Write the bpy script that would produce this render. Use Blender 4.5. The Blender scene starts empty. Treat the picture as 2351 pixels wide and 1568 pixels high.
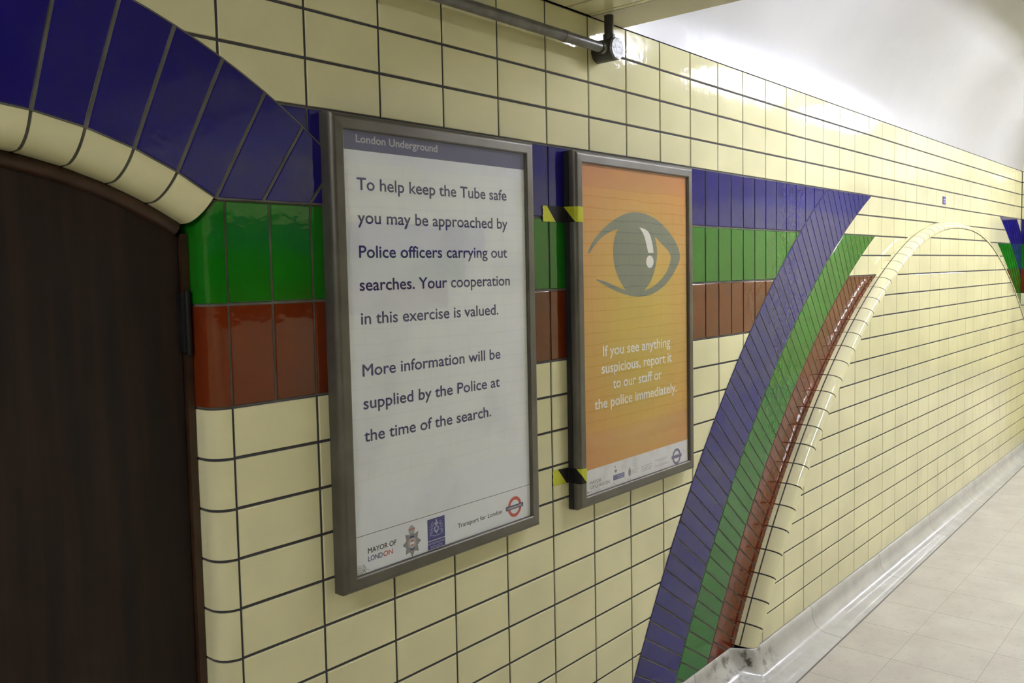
import bpy, math, random
from mathutils import Vector, Matrix
random.seed(7)
scene = bpy.context.scene
COL = scene.collection

# ------------------------------------------------------------------ camera, world, exposure
cam_data = bpy.data.cameras.new('camera')
cam_data.sensor_width = 36.0
cam_data.sensor_fit = 'HORIZONTAL'
cam_data.lens = 2000.145 / 2351 * 36.0
cam_data.shift_x = 0.00364
cam_data.shift_y = -0.01098
cam_data.clip_start = 0.02
cam = bpy.data.objects.new('camera', cam_data)
COL.objects.link(cam)
fwd = Vector((0.75437142, 0.65316111, -0.06560734)).normalized()
down = Vector((-0.0629822, -0.02746689, -0.99763661)).normalized()
right = down.cross(fwd).normalized()
up = right.cross(fwd).normalized()
M = Matrix((right, up, -fwd)).transposed().to_4x4()
M.translation = Vector((-1.17133, -1.57768, -0.368))
cam.matrix_world = M
scene.camera = cam

world = bpy.data.worlds.new('world')
scene.world = world
world.use_nodes = True
world.node_tree.nodes['Background'].inputs[0].default_value = (0.5, 0.5, 0.55, 1)
world.node_tree.nodes['Background'].inputs[1].default_value = 0.0
scene.view_settings.view_transform = 'Standard'
scene.view_settings.look = 'None'
scene.view_settings.exposure = 1.88
scene.view_settings.gamma = 1.0
scene.view_settings.use_curve_mapping = False
LAMP_FAR = 36.0       # tube radiance, passage beyond the beam
LAMP_END = 50.0        # tube radiance, beyond the added far beam
LAMP_NEAR = 32.0      # tube radiance, passage on this side

# ------------------------------------------------------------------ dimensions (metres, z = 0 at the top of the blue course)
W, H, G = 0.21, 0.105, 0.0062
ZF, ZC = -2.0, 0.41            # floor, springing of the vault
YR = -3.2                      # opposite wall
X0, X1, X2 = -6.5, 7.41, 12.6   # back end, pier that ends the poster wall, far end
PIER = 0.25
PROUD = 0.08                   # the infill of the blind arch stands this far out
BX0, BX1 = 0.63, 1.245         # the cross beam

# ------------------------------------------------------------------ materials
def new_mat(name):
    m = bpy.data.materials.new(name)
    m.use_nodes = True
    nt = m.node_tree
    return m, nt, nt.nodes['Principled BSDF']

def bump(nt, b, scale, strength, dist=0.001, detail=2.0, node='Normal', stretch=None):
    tc = nt.nodes.new('ShaderNodeTexCoord')
    n = nt.nodes.new('ShaderNodeTexNoise')
    n.inputs['Scale'].default_value = scale
    n.inputs['Detail'].default_value = detail
    if stretch:
        mp = nt.nodes.new('ShaderNodeMapping')
        mp.inputs['Scale'].default_value = stretch
        nt.links.new(tc.outputs['Object'], mp.inputs[0])
        nt.links.new(mp.outputs[0], n.inputs['Vector'])
    else:
        nt.links.new(tc.outputs['Object'], n.inputs['Vector'])
    bp = nt.nodes.new('ShaderNodeBump')
    bp.inputs['Strength'].default_value = strength
    bp.inputs['Distance'].default_value = dist
    nt.links.new(n.outputs['Fac'], bp.inputs['Height'])
    nt.links.new(bp.outputs[0], b.inputs[node])
    return n

def mottled(nt, b, c1, c2, scale, detail=4.0, lo=0.35, hi=0.65, stretch=None):
    tc = nt.nodes.new('ShaderNodeTexCoord')
    n = nt.nodes.new('ShaderNodeTexNoise')
    n.inputs['Scale'].default_value = scale
    n.inputs['Detail'].default_value = detail
    src = tc.outputs['Object']
    if stretch:
        mp = nt.nodes.new('ShaderNodeMapping')
        mp.inputs['Scale'].default_value = stretch
        nt.links.new(src, mp.inputs[0])
        src = mp.outputs[0]
    nt.links.new(src, n.inputs['Vector'])
    r = nt.nodes.new('ShaderNodeValToRGB')
    r.color_ramp.elements[0].position = lo
    r.color_ramp.elements[1].position = hi
    r.color_ramp.elements[0].color = (*c1, 1)
    r.color_ramp.elements[1].color = (*c2, 1)
    nt.links.new(n.outputs['Fac'], r.inputs[0])
    nt.links.new(r.outputs[0], b.inputs['Base Color'])
    return r

def glazed(name, c, rough=0.05, var=0.06):
    m, nt, b = new_mat(name)
    mottled(nt, b, tuple(x * (1 - var) for x in c), tuple(min(1, x * (1 + var)) for x in c), 3.1, 2.0)
    b.inputs['Roughness'].default_value = rough
    b.inputs['IOR'].default_value = 1.5
    bump(nt, b, 30.0, 0.32, 0.0014, 2.0)
    return m

def plain(name, c, rough=0.5, metal=0.0, spec=0.5):
    m, nt, b = new_mat(name)
    b.inputs['Base Color'].default_value = (*c, 1)
    b.inputs['Roughness'].default_value = rough
    b.inputs['Metallic'].default_value = metal
    b.inputs['Specular IOR Level'].default_value = spec
    return m

CREAM = glazed('cream_glaze', (0.74, 0.70, 0.425))
BLUE = glazed('blue_glaze', (0.010, 0.006, 0.145))
GREEN = glazed('green_glaze', (0.007, 0.145, 0.005))
BROWN = glazed('brown_glaze', (0.125, 0.017, 0.003), var=0.2)
GROUT = plain('grout', (0.055, 0.05, 0.055), 0.85)
m, nt, b = new_mat('grey_grout')
mottled(nt, b, (0.10, 0.095, 0.075), (0.15, 0.14, 0.115), 18)
b.inputs['Roughness'].default_value = 0.85
GROUT_PALE = m

m, nt, b = new_mat('white_paint')
mottled(nt, b, (0.425, 0.42, 0.415), (0.465, 0.46, 0.455), 1.3)
b.inputs['Roughness'].default_value = 0.28
bump(nt, b, 9.0, 0.25, 0.006, 3.0)
PAINT = m
m, nt, b = new_mat('dimmed_paint')
mottled(nt, b, (0.27, 0.255, 0.20), (0.36, 0.34, 0.28), 1.3)
b.inputs['Roughness'].default_value = 0.45
PAINT_DIMMED = m  # near vault's dimness put into its colour, so the tiles reflect it darker
m, nt, b = new_mat('cream_paint')
mottled(nt, b, (0.60, 0.56, 0.40), (0.68, 0.64, 0.47), 5)
b.inputs['Roughness'].default_value = 0.5
bump(nt, b, 14.0, 0.3, 0.004)
PAINT_CREAM = m

# floor: speckled vinyl tiles
m, nt, b = new_mat('vinyl_tile')
tc = nt.nodes.new('ShaderNodeTexCoord')
sep = nt.nodes.new('ShaderNodeSeparateXYZ')
nt.links.new(tc.outputs['Object'], sep.inputs[0])
def math_node(op, a, bb=None, c=None):
    n = nt.nodes.new('ShaderNodeMath'); n.operation = op
    for k, v in enumerate((a, bb, c)):
        if v is None: continue
        if isinstance(v, (int, float)): n.inputs[k].default_value = v
        else: nt.links.new(v, n.inputs[k])
    return n.outputs[0]
def joint(sock, off, pitch, half):
    f = math_node('FRACT', math_node('DIVIDE', math_node('SUBTRACT', sock, off), pitch))
    d = math_node('ABSOLUTE', math_node('SUBTRACT', f, 0.5))
    return math_node('GREATER_THAN', d, 0.5 - half / pitch)
jx = joint(sep.outputs[0], 2.19, 0.32, 0.0019)
jy = joint(sep.outputs[1], -0.455, 0.32, 0.0011)
j = math_node('MAXIMUM', jx, jy)
n1 = nt.nodes.new('ShaderNodeTexNoise'); n1.inputs['Scale'].default_value = 5; n1.inputs['Detail'].default_value = 6
n2 = nt.nodes.new('ShaderNodeTexNoise'); n2.inputs['Scale'].default_value = 60; n2.inputs['Detail'].default_value = 3
mpf = nt.nodes.new('ShaderNodeMapping'); mpf.inputs['Scale'].default_value = (2.2, 0.55, 1)
nt.links.new(tc.outputs['Object'], n1.inputs['Vector'])
nt.links.new(tc.outputs['Object'], mpf.inputs[0]); nt.links.new(mpf.outputs[0], n2.inputs['Vector'])
r1 = nt.nodes.new('ShaderNodeValToRGB')
r1.color_ramp.elements[0].position = 0.3; r1.color_ramp.elements[0].color = (0.50, 0.46, 0.385, 1)
r1.color_ramp.elements[1].position = 0.7; r1.color_ramp.elements[1].color = (0.60, 0.56, 0.475, 1)
nt.links.new(n1.outputs['Fac'], r1.inputs[0])
r2 = nt.nodes.new('ShaderNodeValToRGB')
r2.color_ramp.elements[0].position = 0.27; r2.color_ramp.elements[0].color = (0.55, 0.52, 0.47, 1)
r2.color_ramp.elements[1].position = 0.42; r2.color_ramp.elements[1].color = (1, 1, 1, 1)
nt.links.new(n2.outputs['Fac'], r2.inputs[0])
mx = nt.nodes.new('ShaderNodeMixRGB'); mx.blend_type = 'MULTIPLY'; mx.inputs[0].default_value = 0.55
nt.links.new(r1.outputs[0], mx.inputs[1]); nt.links.new(r2.outputs[0], mx.inputs[2])
mj = nt.nodes.new('ShaderNodeMixRGB'); mj.inputs[2].default_value = (0.26, 0.235, 0.19, 1)
jf = math_node('MULTIPLY', j, 0.75)
nt.links.new(jf, mj.inputs[0]); nt.links.new(mx.outputs[0], mj.inputs[1])
nt.links.new(mj.outputs[0], b.inputs['Base Color'])
b.inputs['Roughness'].default_value = 0.5
FLOOR = m

# cove skirting: pale terrazzo with joints and scuffs
m, nt, b = new_mat('cove_tile')
tc = nt.nodes.new('ShaderNodeTexCoord')
sep = nt.nodes.new('ShaderNodeSeparateXYZ')
nt.links.new(tc.outputs['Object'], sep.inputs[0])
jx = joint(sep.outputs[0], 2.59, 0.915, 0.003)
n1 = nt.nodes.new('ShaderNodeTexNoise'); n1.inputs['Scale'].default_value = 7; n1.inputs['Detail'].default_value = 8
n1.inputs['Roughness'].default_value = 0.65
nt.links.new(tc.outputs['Object'], n1.inputs['Vector'])
r1 = nt.nodes.new('ShaderNodeValToRGB')
r1.color_ramp.elements[0].position = 0.28; r1.color_ramp.elements[0].color = (0.46, 0.445, 0.40, 1)
r1.color_ramp.elements[1].position = 0.62; r1.color_ramp.elements[1].color = (0.57, 0.56, 0.515, 1)
nt.links.new(n1.outputs['Fac'], r1.inputs[0])
mj = nt.nodes.new('ShaderNodeMixRGB'); mj.inputs[2].default_value = (0.25, 0.235, 0.2, 1)
nt.links.new(math_node('MULTIPLY', jx, 0.7), mj.inputs[0]); nt.links.new(r1.outputs[0], mj.inputs[1])
mp = nt.nodes.new('ShaderNodeMapping'); mp.inputs['Location'].default_value = (-1.95 / 0.30, 0.08 / 0.14, 1.93 / 0.10)
mp.inputs['Scale'].default_value = (1 / 0.30, 1 / 0.14, 1 / 0.10)
gr = nt.nodes.new('ShaderNodeTexGradient'); gr.gradient_type = 'SPHERICAL'
nt.links.new(tc.outputs['Object'], mp.inputs[0]); nt.links.new(mp.outputs[0], gr.inputs[0])
ns = nt.nodes.new('ShaderNodeTexNoise'); ns.inputs['Scale'].default_value = 26; ns.inputs['Detail'].default_value = 6
nt.links.new(tc.outputs['Object'], ns.inputs['Vector'])
rs = nt.nodes.new('ShaderNodeValToRGB'); rs.color_ramp.elements[0].position = 0.5; rs.color_ramp.elements[1].position = 0.68
nt.links.new(ns.outputs['Fac'], rs.inputs[0])
ms = nt.nodes.new('ShaderNodeMixRGB'); ms.inputs[2].default_value = (0.09, 0.08, 0.065, 1)
nt.links.new(math_node('MULTIPLY', math_node('MULTIPLY', gr.outputs['Fac'], 1.6), rs.outputs[0]), ms.inputs[0])
nt.links.new(mj.outputs[0], ms.inputs[1])
nt.links.new(ms.outputs[0], b.inputs['Base Color'])
b.inputs['Roughness'].default_value = 0.18
bump(nt, b, 6, 0.05, 0.002)
COVE = m
JOINT = plain('dirty_joint', (0.16, 0.145, 0.115), 0.8)

# dark varnished wood
m, nt, b = new_mat('dark_wood')
mottled(nt, b, (0.007, 0.0035, 0.0022), (0.026, 0.0115, 0.006), 5.0, 6.0, 0.3, 0.75, stretch=(6.0, 6.0, 0.45))
b.inputs['Roughness'].default_value = 0.6
b.inputs['Specular IOR Level'].default_value = 0.3
bump(nt, b, 6.0, 0.25, 0.002, 5.0, stretch=(9, 9, 0.5))
WOOD = m
m, nt, b = new_mat('worn_wood')
mottled(nt, b, (0.018, 0.008, 0.0045), (0.065, 0.028, 0.012), 9.0, 6.0, 0.3, 0.7)
b.inputs['Roughness'].default_value = 0.35
WOOD_FRAME = m
BLACK = plain('black', (0.012, 0.012, 0.013), 0.55)
IRON = plain('blackened_iron', (0.014, 0.014, 0.016), 0.4, 0.5)
m, nt, b = new_mat('bronze_frame')
mottled(nt, b, (0.115, 0.104, 0.085), (0.15, 0.138, 0.115), 9, 4)
b.inputs['Metallic'].default_value = 0.55
b.inputs['Roughness'].default_value = 0.42
FRAME = m
m, nt, b = new_mat('grey_conduit')
mottled(nt, b, (0.105, 0.10, 0.095), (0.16, 0.155, 0.15), 20, 4)
b.inputs['Metallic'].default_value = 0.3
b.inputs['Roughness'].default_value = 0.33
CONDUIT = m
m, nt, b = new_mat('dented_zinc')
b.inputs['Base Color'].default_value = (0.3, 0.3, 0.3, 1)
b.inputs['Metallic'].default_value = 0.9
b.inputs['Roughness'].default_value = 0.5
bump(nt, b, 70.0, 0.8, 0.006, 2.0)
ZINC = m
BOX_MAT = plain('dark_box', (0.05, 0.048, 0.043), 0.4, 0.3)
COUPLING = plain('pale_coupling', (0.42, 0.40, 0.30), 0.35, 0.4)

m, nt, b = new_mat('poster_paper')
mottled(nt, b, (0.74, 0.765, 0.82), (0.91, 0.94, 0.99), 3.5, 5.0, 0.22, 0.47)
b.inputs['Roughness'].default_value = 0.75
PAPER = m
# orange print: yellower in the middle of the sheet, redder towards its edges (the printed design)
m, nt, b = new_mat('orange_print')
tc = nt.nodes.new('ShaderNodeTexCoord')
mp = nt.nodes.new('ShaderNodeMapping')
mp.inputs['Location'].default_value = (-1.30 / 0.50, 0, 0.58 / 0.62)
mp.inputs['Scale'].default_value = (1 / 0.50, 0, 1 / 0.62)
gr = nt.nodes.new('ShaderNodeTexGradient'); gr.gradient_type = 'SPHERICAL'
nt.links.new(tc.outputs['Object'], mp.inputs[0]); nt.links.new(mp.outputs[0], gr.inputs[0])
r1 = nt.nodes.new('ShaderNodeValToRGB')
r1.color_ramp.elements[0].position = 0.0; r1.color_ramp.elements[0].color = (0.62, 0.235, 0.045, 1)
r1.color_ramp.elements[1].position = 0.75; r1.color_ramp.elements[1].color = (0.60, 0.40, 0.040, 1)
nt.links.new(gr.outputs[0], r1.inputs[0]); nt.links.new(r1.outputs[0], b.inputs['Base Color'])
b.inputs['Roughness'].default_value = 0.75
ORANGE = m
m, nt, b = new_mat('strip_paper')
mottled(nt, b, (0.68, 0.69, 0.72), (0.80, 0.805, 0.83), 22.0, 6.0, 0.3, 0.5)
b.inputs['Roughness'].default_value = 0.75
STRIP = m
HEADER = plain('header_ink', (0.115, 0.11, 0.21), 0.75)
NAVY = plain('navy_ink', (0.026, 0.022, 0.15), 0.75)
INK_BLACK = plain('black_ink', (0.035, 0.033, 0.04), 0.75)
INK_GREY = plain('grey_ink', (0.24, 0.24, 0.245), 0.75)
INK_PALE = plain('pale_ink', (0.40, 0.40, 0.42), 0.75)
INK_WHITE = plain('white_ink', (0.86, 0.84, 0.80), 0.75)
HEAD_TEXT = plain('header_lettering', (0.52, 0.52, 0.56), 0.75)
RED = plain('red_ink', (0.62, 0.055, 0.03), 0.75)
PINK = plain('pink_ink', (0.55, 0.13, 0.15), 0.75)
BADGE_BLUE = plain('badge_blue', (0.02, 0.02, 0.22), 0.75)
BADGE_PALE = plain('badge_line', (0.36, 0.37, 0.60), 0.75)
VIOLET = plain('violet_ink', (0.13, 0.12, 0.30), 0.75)
EYE = plain('eye_ink', (0.145, 0.165, 0.125), 0.75)
TAPE_Y = plain('yellow_tape', (0.52, 0.54, 0.02), 0.3)
TAPE_K = plain('black_tape', (0.010, 0.009, 0.010), 0.5, 0.0, 0.25)
PLATE = plain('plate_blue', (0.055, 0.045, 0.30), 0.35)
PLATE_MARK = plain('plate_mark', (0.5, 0.5, 0.7), 0.4)
LAMP_BODY = plain('lamp_enamel', (0.7, 0.7, 0.68), 0.4)

# acrylic pane of the poster frames: clear, with a fresnel reflection and a slight warp
def pane_mat():
    m = bpy.data.materials.new('clear_acrylic')
    m.use_nodes = True
    nt = m.node_tree
    for n in list(nt.nodes): nt.nodes.remove(n)
    out = nt.nodes.new('ShaderNodeOutputMaterial')
    mix = nt.nodes.new('ShaderNodeMixShader')
    tr = nt.nodes.new('ShaderNodeBsdfTransparent')
    gl = nt.nodes.new('ShaderNodeBsdfGlossy'); gl.inputs['Roughness'].default_value = 0.015
    fr = nt.nodes.new('ShaderNodeFresnel'); 
    geo = nt.nodes.new('ShaderNodeNewGeometry')        # the sheet is one face: same reflectance from both sides
    mr = nt.nodes.new('ShaderNodeMapRange')
    mr.inputs['To Min'].default_value = 1.49; mr.inputs['To Max'].default_value = 1 / 1.49
    nt.links.new(geo.outputs['Backfacing'], mr.inputs['Value']); nt.links.new(mr.outputs[0], fr.inputs['IOR'])
    tc = nt.nodes.new('ShaderNodeTexCoord')
    n = nt.nodes.new('ShaderNodeTexNoise'); n.inputs['Scale'].default_value = 5.0; n.inputs['Detail'].default_value = 1.5
    bp = nt.nodes.new('ShaderNodeBump'); bp.inputs['Strength'].default_value = 0.14; bp.inputs['Distance'].default_value = 0.004
    nt.links.new(tc.outputs['Object'], n.inputs['Vector'])
    nt.links.new(n.outputs['Fac'], bp.inputs['Height'])
    nt.links.new(bp.outputs[0], gl.inputs['Normal'])
    f2 = nt.nodes.new('ShaderNodeMath'); f2.operation = 'MULTIPLY'; f2.inputs[1].default_value = 2.0   # both faces of the pane: 2F / (1 + F)
    f1 = nt.nodes.new('ShaderNodeMath'); f1.operation = 'ADD'; f1.inputs[1].default_value = 1.0
    fd = nt.nodes.new('ShaderNodeMath'); fd.operation = 'DIVIDE'
    nt.links.new(fr.outputs[0], f2.inputs[0]); nt.links.new(fr.outputs[0], f1.inputs[0])
    nt.links.new(f2.outputs[0], fd.inputs[0]); nt.links.new(f1.outputs[0], fd.inputs[1])
    nt.links.new(fd.outputs[0], mix.inputs[0]); nt.links.new(tr.outputs[0], mix.inputs[1]); nt.links.new(gl.outputs[0], mix.inputs[2])
    nt.links.new(mix.outputs[0], out.inputs[0])
    return m
PANE = pane_mat()
def emit_mat(name, c, s):
    m = bpy.data.materials.new(name); m.use_nodes = True
    nt = m.node_tree
    for n in list(nt.nodes): nt.nodes.remove(n)
    out = nt.nodes.new('ShaderNodeOutputMaterial'); e = nt.nodes.new('ShaderNodeEmission')
    e.inputs[0].default_value = (*c, 1); e.inputs[1].default_value = s
    nt.links.new(e.outputs[0], out.inputs[0])
    return m
TUBE_FAR = emit_mat('lit_tube', (0.93, 0.96, 1.10), LAMP_FAR)
TUBE_END = emit_mat('bright_tube', (0.93, 0.96, 1.10), LAMP_END)
TUBE_NEAR = emit_mat('dim_tube', (0.95, 0.97, 1.06), LAMP_NEAR)

# ------------------------------------------------------------------ mesh building
class MB:
    def __init__(self):
        self.v, self.f, self.m, self.s, self.mats = [], [], [], [], []
    def mi(self, mat):
        if mat not in self.mats: self.mats.append(mat)
        return self.mats.index(mat)
    def face(self, pts, mat, hint=None, smooth=False):
        pts = [Vector(p) for p in pts]
        if hint is not None:
            n = Vector((0, 0, 0))
            for a, c in zip(pts, pts[1:] + pts[:1]): n += a.cross(c)
            if n.dot(Vector(hint)) < 0: pts.reverse()
        k = len(self.v); self.v += pts
        self.f.append(list(range(k, k + len(pts)))); self.m.append(self.mi(mat)); self.s.append(smooth)
    def grid(self, P, mat, hint_fn=None, smooth=True, closed=False):
        """P[i][j] points; shared vertices so that it shades smoothly."""
        k = len(self.v); nj = len(P[0])
        for row in P: self.v += [Vector(p) for p in row]
        for i in range(len(P) - 1):
            for j in range(nj if closed else nj - 1):
                j2 = (j + 1) % nj
                q = [k + i * nj + j, k + i * nj + j2, k + (i + 1) * nj + j2, k + (i + 1) * nj + j]
                if hint_fn is not None:
                    a, bb, c, d = (self.v[t] for t in q)
                    n = (c - a).cross(d - bb)
                    if n.dot(hint_fn((a + bb + c + d) / 4)) < 0: q.reverse()
                self.f.append(q); self.m.append(self.mi(mat)); self.s.append(smooth)
    def box(self, a, c, mat):
        (x0, y0, z0), (x1, y1, z1) = a, c
        P = lambda i, jj, k: ((x0, x1)[i], (y0, y1)[jj], (z0, z1)[k])
        for ax in range(3):
            for s in (0, 1):
                q = []
                for u, w in ((0, 0), (1, 0), (1, 1), (0, 1)):
                    t = [0, 0, 0]; t[ax] = s; t[(ax + 1) % 3] = u; t[(ax + 2) % 3] = w
                    q.append(P(*t))
                h = [0, 0, 0]; h[ax] = 1 if s else -1
                self.face(q, mat, h)
    def cyl(self, p, q, r0, mat, n=20, r1=None, caps=True):
        p, q = Vector(p), Vector(q); d = (q - p).normalized(); r1 = r0 if r1 is None else r1
        a = d.orthogonal().normalized(); bb = d.cross(a)
        ring = lambda c, r: [c + r * (math.cos(t) * a + math.sin(t) * bb) for t in (2 * math.pi * k / n for k in range(n))]
        A, B = ring(p, r0), ring(q, r1); mid = (p + q) / 2
        self.grid([A, B], mat, lambda c: (c - mid) - d * (c - mid).dot(d), True, True)
        if caps:
            self.face(A, mat, -d); self.face(B, mat, d)
    def build(self, name, parent=None, origin=(0, 0, 0)):
        me = bpy.data.meshes.new(name)
        o_ = Vector(origin)
        me.from_pydata([p - o_ for p in self.v], [], self.f)
        for mt in self.mats: me.materials.append(mt)
        me.polygons.foreach_set('material_index', self.m)
        me.polygons.foreach_set('use_smooth', self.s)
        me.update()
        o = bpy.data.objects.new(name, me)
        COL.objects.link(o)
        o.location = o_
        if parent is not None:
            o.parent = parent
            o.location = o_ - parent.location if parent.parent is None else o_ - parent.matrix_parent_inverse.translation
        return o

def struct(o, label=None):
    o['kind'] = 'structure'
    if label: o['label'] = label; o['category'] = o.name.split('_')[0]
    return o
def thing(name, label, cat, loc=(0, 0, 0), group=None):
    o = bpy.data.objects.new(name, None); COL.objects.link(o)
    o.location = loc; o.empty_display_size = 0.05
    o['label'] = label; o['category'] = cat
    if group: o['group'] = group
    return o

# 2-D polygon helpers --------------------------------------------------
def area(P):
    return 0.5 * sum(a[0] * c[1] - c[0] * a[1] for a, c in zip(P, P[1:] + P[:1]))
def ccw(P):
    return P if area(P) > 0 else P[::-1]
def clip(P, nx, nz, d):
    """keep nx*x + nz*z >= d"""
    out = []
    for a, c in zip(P, P[1:] + P[:1]):
        da, dc = nx * a[0] + nz * a[1] - d, nx * c[0] + nz * c[1] - d
        if da >= 0: out.append(a)
        if (da >= 0) != (dc >= 0):
            t = da / (da - dc)
            out.append((a[0] + t * (c[0] - a[0]), a[1] + t * (c[1] - a[1])))
    return out
def dedupe(P, eps=0.0012):
    out = []
    for p in P:
        if not out or math.hypot(p[0] - out[-1][0], p[1] - out[-1][1]) > eps: out.append(p)
    if len(out) > 1 and math.hypot(out[0][0] - out[-1][0], out[0][1] - out[-1][1]) <= eps: out.pop()
    return out
def inset(P, d):
    """inset a convex polygon by clipping with every shifted edge"""
    P = ccw(P); Q = P[:]
    for a, c in zip(P, P[1:] + P[:1]):
        ex, ez = c[0] - a[0], c[1] - a[1]; L = math.hypot(ex, ez)
        if L < 1e-6: continue
        nx, nz = -ez / L, ex / L
        Q = clip(Q, nx, nz, nx * a[0] + nz * a[1] + d)
        if len(Q) < 3: return []
    return Q
DEPTH = 0.003
def tile(mb, P, place, nrm, mat, gap=G / 2, bev=0.0022):
    """one glazed tile: a flat face with an eased edge, standing DEPTH above the grout; place(p, n) maps to 3-D"""
    A = dedupe(inset(dedupe(P), gap))
    if len(A) < 3 or abs(area(A)) < 4e-5: return
    B = inset(A, bev * 0.35); C = inset(A, bev)
    if not (len(A) == len(B) == len(C)):
        mb.face([place(p, 0) for p in A], mat, nrm); return
    def near(Q, ref):     # same start vertex
        k = min(range(len(Q)), key=lambda t: math.hypot(Q[t][0] - ref[0], Q[t][1] - ref[1]))
        return Q[k:] + Q[:k]
    A = ccw(A); B = near(ccw(B), A[0]); C = near(ccw(C), A[0])
    mb.face([place(p, 0) for p in C], mat, nrm)
    n = len(A)
    for k in range(n):
        k2 = (k + 1) % n
        mb.face([place(B[k], -0.0007), place(B[k2], -0.0007), place(C[k2], 0), place(C[k], 0)], mat, nrm)
        mb.face([place(A[k], -DEPTH), place(A[k2], -DEPTH), place(B[k2], -0.0007), place(B[k], -0.0007)], mat, nrm)
def rect(x0, x1, z0, z1): return [(x0, z0), (x1, z0), (x1, z1), (x0, z1)]
def on_left(off=0.0):          # the wall with the posters: faces -y
    return (lambda p, n: (p[0], -off - n, p[1])), (0, -1, 0)

# ------------------------------------------------------------------ curves of the blind arch (x, z on the wall)
AC = (5.51, -4.20); AXIS = 5.10
R_OUT, R_BG, R_GB, R_TRIM = 4.90, 4.607, 4.39, 4.195
def arc_pt(r, x):
    return AC[1] + math.sqrt(max(0, r * r - (x - AC[0]) ** 2))
def trim_samples():
    """outer edge of the bullnose at the wall, floor to crown to the far side"""
    pts = []
    a = math.atan2(-1.90 - AC[1], -math.sqrt(R_TRIM ** 2 - (-1.90 - AC[1]) ** 2))
    while True:
        p = (AC[0] + R_TRIM * math.cos(a), AC[1] + R_TRIM * math.sin(a))
        if p[0] > 3.72: break
        pts.append(p); a -= math.radians(0.5)
    key = [pts[-1], (3.95, -0.308), (4.226, -0.212), (4.527, -0.143), (4.80, -0.108), (5.10, -0.097)]
    slope0 = (pts[-1][1] - pts[-2][1]) / (pts[-1][0] - pts[-2][0])
    ms = [slope0] + [(key[i + 1][1] - key[i - 1][1]) / (key[i + 1][0] - key[i - 1][0]) for i in range(1, len(key) - 1)] + [0.0]
    for i in range(len(key) - 1):
        (xa, za), (xb, zb) = key[i], key[i + 1]; h = xb - xa
        for k in range(1, 9):
            t = k / 8
            z = (2 * t**3 - 3 * t**2 + 1) * za + (t**3 - 2 * t**2 + t) * h * ms[i] + (-2 * t**3 + 3 * t**2) * zb + (t**3 - t**2) * h * ms[i + 1]
            pts.append((xa + t * h, z))
    mir = [(2 * AXIS - x, z) for x, z in reversed(pts[:-1])]
    return pts + [p for p in mir]
TS = trim_samples()
def resample(pts, step, keep_end=False):
    out = [pts[0]]; need = step
    for a, c in zip(pts, pts[1:]):
        L = math.hypot(c[0] - a[0], c[1] - a[1]); pos = 0
        while L - pos >= need:
            pos += need; t = pos / L
            out.append((a[0] + t * (c[0] - a[0]), a[1] + t * (c[1] - a[1]))); need = step
        need -= L - pos
    return out
def curve_at(pts):
    cum = [0]
    for a, c in zip(pts, pts[1:]): cum.append(cum[-1] + math.hypot(c[0] - a[0], c[1] - a[1]))
    def at(s):
        s = min(cum[-1] - 1e-9, s); lo = 0
        for i in range(len(cum) - 1):
            if cum[i + 1] >= s: lo = i; break
        a, c = pts[lo], pts[lo + 1]; L = cum[lo + 1] - cum[lo]; t = (s - cum[lo]) / L
        return (a[0] + t * (c[0] - a[0]), a[1] + t * (c[1] - a[1])), ((c[0] - a[0]) / L, (c[1] - a[1]) / L)
    return at, cum[-1]
T_AT, T_LEN = curve_at(TS)
def inward(n):      # trim curve moved inward by n
    out = []
    for i, p in enumerate(TS):
        a = TS[max(0, i - 1)]; c = TS[min(len(TS) - 1, i + 1)]
        tx, tz = c[0] - a[0], c[1] - a[1]; L = math.hypot(tx, tz)
        out.append((p[0] + n * tz / L, p[1] - n * tx / L))
    return out
def clip_convex(P, curve, side=1):
    """clip P to the inside of the arch (right-hand side of the curve walking left to right)"""
    for a, c in zip(curve, curve[1:]):
        ex, ez = c[0] - a[0], c[1] - a[1]; L = math.hypot(ex, ez)
        if L < 1e-7: continue
        nx, nz = ez / L, -ex / L
        P = clip(P, nx, nz, nx * a[0] + nz * a[1])
        if len(P) < 3: return []
    return P

# door arch: inner (blue edge) and outer circles and the lower edge of its bullnose
DI, DIR = (-0.705, -0.936), 0.868
DO, DOR = (-0.834, -1.182), 1.404
DB, DBR = (-0.7326, -1.0306), 0.9035
DAX = -0.72
XJ = -0.21                     # where the right jamb's bullnose starts
XJL = 2 * DAX - XJ

# ------------------------------------------------------------------ wall_left
def in_door_ring(x, z, m=0.02):
    if z < -2 * H and XJL - 0.0 < x < XJ: return True
    if z < -2 * H: return False
    xx = x if x > DAX else 2 * DAX - x
    return math.hypot(xx - DO[0], z - DO[1]) < DOR - m and xx < 0.2
def inside_arch(x, z):
    if x < TS[0][0] + 0.1 or z > -0.14: return False
    xx = x if x < AXIS else 2 * AXIS - x
    return math.hypot(xx - AC[0], z - AC[1]) < R_TRIM - 0.12

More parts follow.
